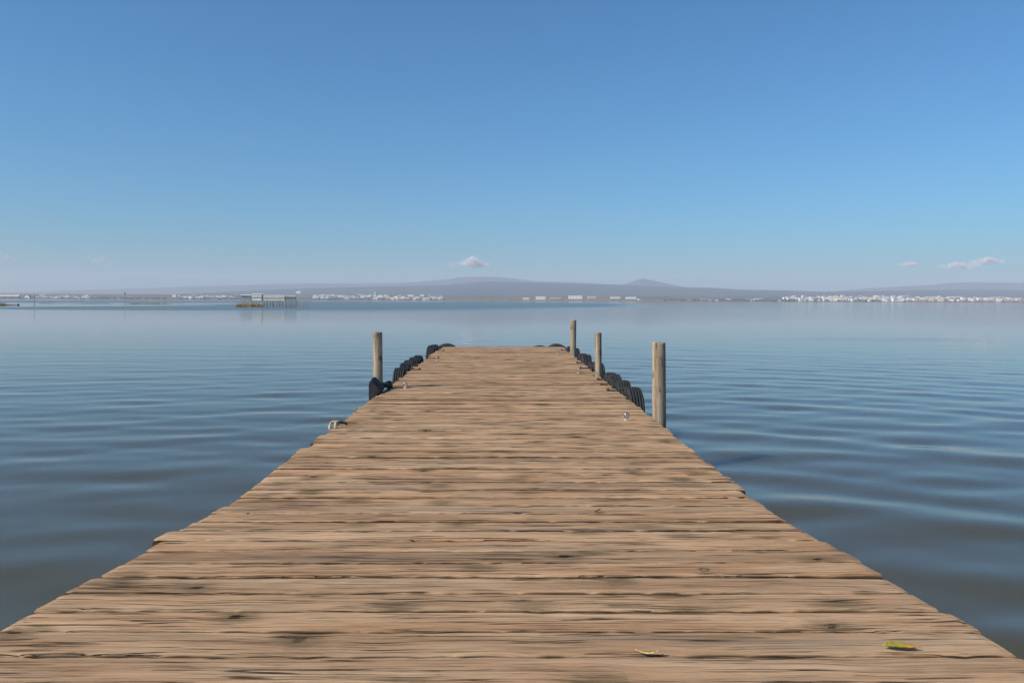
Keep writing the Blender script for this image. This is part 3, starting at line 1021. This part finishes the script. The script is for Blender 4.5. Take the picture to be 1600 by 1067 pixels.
pole(53.5, 459, 198, 0.07, 'thin dark marker pole on the far left of the lagoon')
pole(195, 459.5, 300, 0.10, 'thin marker pole with a black ball on its top', 0.28)
b = MB(); b.tube([(0, 0, -.2), (0, 0, .05), (0, 0, .3), (0, 0, .42)], [.15, .3, .28, .1], 10)
o = b.build('float_buoy', M['strap'], smooth=True); o.location = (xw(28.5, 206), 206, WATER_Z)
tag(o, 'round black float at the end of the low reed line', 'float')
b = MB()
pts = []
for k in range(60):
    px = 62 + k * 3.9
    pts.append((xw(px, 300), 300 + 3 * math.sin(k * .3), WATER_Z + .06 + .02 * math.sin(k)))
b.tube(pts, 0.09, 5)
tag(b.build('net_line', M['stake']), 'dark floating net line stretched across the left of the lagoon', 'net')

# ------------------------------------------------------------------ the far shore: houses, sheds, trees
def wall_mat(name, col): return plain(name, col, 0.85, 0, 0.06, 0.3)


WM = {'white': wall_mat('white_render', (0.80, 0.78, 0.74)), 'cream': wall_mat('cream_render', (0.70, 0.62, 0.50)),
      'grey': wall_mat('grey_render', (0.42, 0.41, 0.40)), 'tan': wall_mat('tan_brick', (0.45, 0.31, 0.21)), 'brown': wall_mat('brown_brick', (0.20, 0.13, 0.085))}
M['tile'] = plain('roof_tile', (0.36, 0.20, 0.13), 0.9, 0, 0.2, 0.5)
M['pane'] = plain('dark_window', (0.05, 0.055, 0.065), 0.3, 0, 0.1, 1)
M['blue'] = plain('blue_paint', (0.06, 0.12, 0.30), 0.5, 0, 0.1, 1)


def house_mesh(kind, wall):
    """gable house, flat-roofed block or long shed; walls, roof and windows in one small mesh"""
    b = MB()
    if kind == 'gable':
        w, d, h = 9, 9, 5.5
        b.box(-w / 2, w / 2, 0, d, -6, h, 0)
        v = [(-w / 2 - .4, -.4, h), (w / 2 + .4, -.4, h), (w / 2 + .4, d + .4, h), (-w / 2 - .4, d + .4, h), (-w / 2 - .4, d / 2, h + 2.3), (w / 2 + .4, d / 2, h + 2.3)]
        b.add(v, [(0, 1, 5, 4), (2, 3, 4, 5), (0, 4, 3), (1, 2, 5), (0, 3, 2, 1)], 1)
        for x in (-2.6, 0, 2.6): b.box(x - .5, x + .5, -.06, .3, 1.2, 2.6, 2); b.box(x - .5, x + .5, -.06, .3, 3.6, 4.8, 2)
    elif kind == 'block':
        w, d, h = 14, 11, 12
        b.box(-w / 2, w / 2, 0, d, -6, h, 0)
        b.box(-w / 2 - .3, w / 2 + .3, -.3, d + .3, h, h + .7, 0)
        b.box(-2, 2, 3, 7, h + .7, h + 3, 0)
        for z in (1, 4, 7, 10):
            for x in (-5, -2.5, 0, 2.5, 5): b.box(x - .7, x + .7, -.06, .3, z, z + 1.5, 2)
    elif kind == 'villa':
        w, d, h = 11, 9, 6.5
        b.box(-w / 2, w / 2, 0, d, -6, h, 0)
        b.box(-w / 2, w / 6, 1.5, d, h, h + 2.8, 0)
        b.box(-w / 2 - .2, w / 6 + .2, 1.3, d + .2, h + 2.8, h + 3.1, 1)
        for x in (-3.6, -1, 1.6, 4): b.box(x - .6, x + .6, -.06, .3, .6, 2.6, 2); b.box(x - .6, x + .6, -.06, .3, 3.8, 5.4, 2)
    else:
        w, d, h = 34, 16, 6
        b.box(-w / 2, w / 2, 0, d, -6, h, 0)
        v = [(-w / 2 - .4, -.4, h), (w / 2 + .4, -.4, h), (w / 2 + .4, d + .4, h), (-w / 2 - .4, d + .4, h), (-w / 2 - .4, d / 2, h + 2), (w / 2 + .4, d / 2, h + 2)]
        b.add(v, [(0, 1, 5, 4), (2, 3, 4, 5), (0, 4, 3), (1, 2, 5), (0, 3, 2, 1)], 1)
        for x in (-12, -4, 4, 12): b.box(x - 1.6, x + 1.6, -.06, .3, .2, 3.6, 2)
    return b


HM = {}
def get_house(kind, wall, roofm):
    k = (kind, wall, roofm)
    if k not in HM:
        me = house_mesh(kind, wall).mesh('house')
        for m in (WM[wall], M[roofm] if roofm in M else WM[roofm], M['pane']): me.materials.append(m)
        HM[k] = me
    return HM[k]


NAMES = {'gable': 'house', 'villa': 'house', 'block': 'apartment_block', 'shed': 'warehouse'}
CATS = {'gable': 'house', 'villa': 'house', 'block': 'building', 'shed': 'warehouse'}
WORDS = {'gable': 'gabled house', 'villa': 'two storey house', 'block': 'flat roofed block', 'shed': 'long low shed'}


def house(px, py_base, d, kind, wall, roofm, sx, sz, where, group, label=None):
    o = link(NAMES[kind], get_house(kind, wall, roofm), None)
    x = xw(px, d)
    z = zw(px, py_base, d)
    z = max(z, 0.2)
    o.location = (x, d, z)
    o.scale = (sx, 1, sz)
    o.rotation_euler = (0, 0, rh.uniform(-.35, .35) if kind != 'shed' else rh.uniform(-.08, .08))
    tag(o, label or f'{wall} {WORDS[kind]} {where}', CATS[kind], group)
    return o


rh = random.Random(77)


def town(p0, p1, n, y_lo, y_hi, where, group, walls, kinds, roofs=('tile', 'white', 'white', 'cream'), size=1.0):
    made = []
    """y_lo is the picture height of the front row at the water, y_hi that of the highest row"""
    for i in range(n):
        px = p0 + (p1 - p0) * (i + rh.random()) / n
        u = rh.random()
        lo = y_lo(px) if callable(y_lo) else y_lo
        hi = y_hi(px) if callable(y_hi) else y_hi
        py = lo + (hi - lo) * u
        d = SHORE + 60 + 380 * u
        kind = rh.choice(kinds); wall = rh.choice(walls)
        made.append(house(px, py, d, kind, wall, rh.choice(roofs), rh.uniform(1.0, 2.3) * size, rh.uniform(.55, .95) * size, where, group))
    number_labels(made)


base = lambda px: 470.0 + (px - 788) * 0.0034          # the far waterline in the picture
town(1225, 1420, 70, lambda p: base(p) - 2.0, lambda p: base(p) - 7.5 - (p - 1225) * .006, 'in the town on the right', 'houses of the town on the right', ['white', 'white', 'cream', 'white', 'grey'], ['gable', 'villa', 'villa', 'block', 'gable'])
town(1420, 1615, 78, lambda p: base(p) - 3.0, lambda p: base(p) - 7.0, 'in the dense town at far right', 'houses of the dense town at the far right', ['white', 'cream', 'cream', 'white', 'tan'], ['gable', 'villa', 'villa', 'gable'])
town(1060, 1225, 28, lambda p: base(p) - 1.2, lambda p: base(p) - 5.0, 'among the trees right of centre', 'scattered houses right of centre', ['grey', 'white', 'tan', 'grey'], ['gable', 'villa', 'gable'], size=.85)
town(488, 690, 60, lambda p: base(p) - 2.2, lambda p: base(p) - 7.0, 'in the white village left of centre', 'houses of the village left of centre', ['white', 'white', 'cream', 'white'], ['gable', 'villa', 'gable', 'block'], size=.9)
town(268, 372, 22, lambda p: base(p) - 2.5, lambda p: base(p) - 6.0, 'in the row left of the huts', 'houses left of the stilt huts', ['white', 'white', 'grey'], ['gable', 'villa'], size=.85)
town(50, 142, 34, lambda p: base(p) - 1.0, lambda p: base(p) - 5.0, 'in the pale village on the left', 'houses of the village on the left', ['cream', 'white', 'grey', 'white'], ['gable', 'villa', 'block'], size=.85)
town(142, 215, 14, lambda p: base(p) - .8, lambda p: base(p) - 3.5, 'among the grey trees on the left', 'scattered grey houses on the left', ['grey', 'grey', 'white'], ['gable', 'villa'], size=.75)
# the larger sheds
g = 'large sheds on the far shore'
for px, py, kind, wall, roof, sx, sz, lab in (
        (845, 466.2, 'shed', 'white', 'white', 1.15, .9, 'long bright white shed at the left of the central group'),
        (822, 467.0, 'shed', 'cream', 'white', .8, .5, 'low cream shed left of the bright white sheds'),
        (899, 465.0, 'shed', 'white', 'white', 1.6, .9, 'longest bright white shed in the middle of the far shore'),
        (925, 465.2, 'shed', 'grey', 'white', 1.0, .6, 'grey shed beside the longest bright white shed'),
        (962, 465.4, 'shed', 'white', 'cream', 1.1, .55, 'low white shed right of the middle of the far shore'),
        (986, 465.8, 'shed', 'white', 'white', 1.2, .6, 'low white shed below the pointed peak'),
        (998, 470.0, 'villa', 'white', 'tile', 1.3, .95, 'white house alone at the water below the pointed peak'),
        (868, 466.0, 'shed', 'grey', 'grey', 1.3, .5, 'low grey shed between the bright white sheds'),
        (137, 466.6, 'block', 'white', 'white', .9, .55, 'plain white block at the right end of the left village'),
        (272, 462.5, 'shed', 'white', 'white', .4, .7, 'short bright white shed at the left of the white row'),
        (1275, 472.0, 'villa', 'white', 'white', .9, .6, 'bright white house at the water left of the right town'),
        (586, 461.5, 'block', 'white', 'white', .25, 1.1, 'slim white tower above the village left of centre'),
        (466, 457.0, 'shed', 'white', 'white', .55, .6, 'small white shed up the slope behind the stilt huts')):
    house(px, py, SHORE + 130, kind, wall, roof, sx, sz, '', g, lab)
for k, px in enumerate((3, 14, 24)):
    house(px, 466.5, SHORE + 70, 'shed', 'brown', 'white', .75, 1.75, '', 'brown sheds at the far left',
          ('brown shed with white roof cut by the left edge of the picture', 'brown shed with white roof, second from the left', 'brown shed with white roof, third from the left')[k])
# shed with a blue arched front
t = empty('arched_shed', (xw(42, SHORE + 60), SHORE + 60, 0.6))
n = 12
arc = [(11 * math.cos(math.pi * k / n), 13.0 * math.sin(math.pi * k / n) + 3) for k in range(n + 1)]
b = MB()
v = [(x, y, z) for y in (0, 18) for x, z in arc]
b.add(v, [(k, k + 1, n + 2 + k, n + 1 + k) for k in range(n)], 0)
b.build('arched_roof', M['blue'], t)
b = MB(); b.add([(x * .93, -.1, z * .93) for x, z in arc] + [(-10.2, -.1, 0), (10.2, -.1, 0)], [tuple(range(n + 1)) + (n + 1, n + 2)]); b.build('front_wall', WM['white'], t)
b = MB(); b.box(-3, 3, -.4, -.15, 0, 7); b.build('door', M['pane'], t)
tag(t, 'shed with a blue arched roof beside the brown sheds on the left', 'shed', g)


def tree_mass(name, spans, label, seed, n, cat='trees'):
    r = random.Random(seed)
    ico = bmesh.new(); bmesh.ops.create_icosphere(ico, subdivisions=1, radius=1.0)
    iv = np.array([v.co[:] for v in ico.verts]); ifc = [[v.index for v in f.verts] for f in ico.faces]; ico.free()
    b = MB()
    for _ in range(n):
        p0, p1, lo, hi, s = r.choice(spans)
        px = r.uniform(p0, p1); u = r.random()
        d = SHORE + 40 + 400 * u
        c = Vector((xw(px, d), d, max(zw(px, base(px) - lo + (lo - hi) * u, d), .3)))
        for _k in range(3):
            sc = s * r.uniform(.5, 1.2)
            off = Vector((r.gauss(0, s * .6), r.gauss(0, s * .6), r.uniform(.2, 1.0) * s))
            jit = np.array([[1 + r.uniform(-.25, .25)] for _j in iv])
            b.add((iv * jit * np.array([sc, sc, sc * .9])) + np.array(c + off), ifc)
    me = pydata(name, b.v, b.f)
    tag(link(name, me, M['foliage'] if cat == 'trees' else M['shorereed']), label, cat, kind='stuff')


M['foliage'] = plain('far_foliage', (0.045, 0.05, 0.035), 0.95, 0, 0.4, 0.08)
M['shorereed'] = plain('far_reeds', (0.24, 0.175, 0.105), 0.95, 0, 0.3, 0.05)
tree_mass('far_trees', [(1040, 1240, 0.5, 4.5, 4.0), (1040, 1240, 0.5, 4.5, 4.0), (140, 260, .5, 3.5, 4.0), (268, 380, 0.8, 3.2, 3.0), (480, 700, .4, 3.5, 3.2), (480, 700, .4, 3.5, 3.2), (-10, 142, .5, 3, 2.6), (1230, 1420, .8, 6, 3.2), (1420, 1615, 1, 5, 2.4)],
          'dark far off trees between the houses along the shore', 9, 2000)
tree_mass('far_reeds', [(700, 960, -.3, 3.6, 3.0), (700, 960, -.3, 2.0, 3.0), (940, 1060, -.3, 2.5, 3.0), (1300, 1620, -.6, 1.0, 2.6), (1300, 1620, -.8, .6, 2.6), (-10, 1620, -.3, 1.0, 2.4), (-10, 1620, -.3, .8, 2.4), (-10, 1620, -.3, .8, 2.4)],
          'tan reed belt along the far shore', 12, 2600, 'reeds')

# ------------------------------------------------------------------ a few small clouds, beyond and above the haze
def cloud_material():
    t = NT('cloud_vapour')
    t.t.nodes.remove(t.bsdf)
    df = t.n('BsdfDiffuse', {'Color': (0.93, 0.92, 0.91)})
    tl = t.n('BsdfTranslucent', {'Color': (0.9, 0.9, 0.9)})
    tr = t.n('BsdfTransparent')
    m1 = t.n('MixShader', {0: 0.3, 1: df.outputs[0], 2: tl.outputs[0]})
    pos = t.n('NewGeometry').outputs['Position']
    nz = t.noise(t.vmath('MULTIPLY', pos, (0.012, 0.012, 0.014)), 1.0, 4, 0.6)
    m2 = t.n('MixShader', {0: t.ramp(nz, 0.35, 0.7, 0.01, 0.27), 1: tr.outputs[0], 2: m1.outputs[0]})
    t.t.links.new(m2.outputs[0], t.out.inputs['Surface'])
    return t.mat


M['cloud'] = cloud_material()


def cloud(px, py, wpx, hpx, amount, label, seed, dist=21000.0):
    """a heap of thin overlapping puffs of vapour"""
    r = random.Random(seed)
    c = far_at(px, py, dist)
    k = dist / F_PX
    W, H = wpx * k, hpx * k
    ico = bmesh.new(); bmesh.ops.create_icosphere(ico, subdivisions=2, radius=1.0)
    iv = [v.co.copy() for v in ico.verts]; ifc = [[v.index for v in f.verts] for f in ico.faces]; ico.free()
    b = MB()
    for i in range(amount):
        u = r.gauss(0, 0.22)
        top = (1 - min(1, abs(u) * 1.8)) * (0.6 + 0.5 * noise.noise(Vector((u * 6, seed, 0))))
        h = r.uniform(-0.35, -0.1 + 0.8 * max(0.05, top))
        cc = Vector((u * W, r.gauss(0, 0.18) * W, h * H * 0.75))
        rr = H * r.uniform(0.10, 0.26)
        b.add([cc + Vector((v.x * 1.5, v.y * 1.5, v.z)) * rr * (1 + 0.35 * noise.noise(v * 2 + Vector((i, seed, 0)))) for v in iv], ifc)
    o = link('cloud', pydata('cloud', b.v, b.f), M['cloud'], smooth=True)
    o.location = c
    tag(o, label, 'cloud', 'small clouds low over the horizon')


cloud(737, 411, 52, 20, 90, 'small white cloud above the middle of the ridge', 1)
cloud(1422, 413, 28, 11, 60, 'smallest white cloud left of the long one', 2)
cloud(1497, 415, 50, 14, 90, 'left half of the long white cloud on the right', 3)
cloud(1543, 408, 40, 15, 70, 'right half of the long white cloud on the right', 4)
cloud(157, 406, 34, 22, 6, 'faint pinkish cloud puff above the left village', 5)
cloud(6, 402, 32, 22, 6, 'faint cloud puff cut by the left edge of the picture', 6)
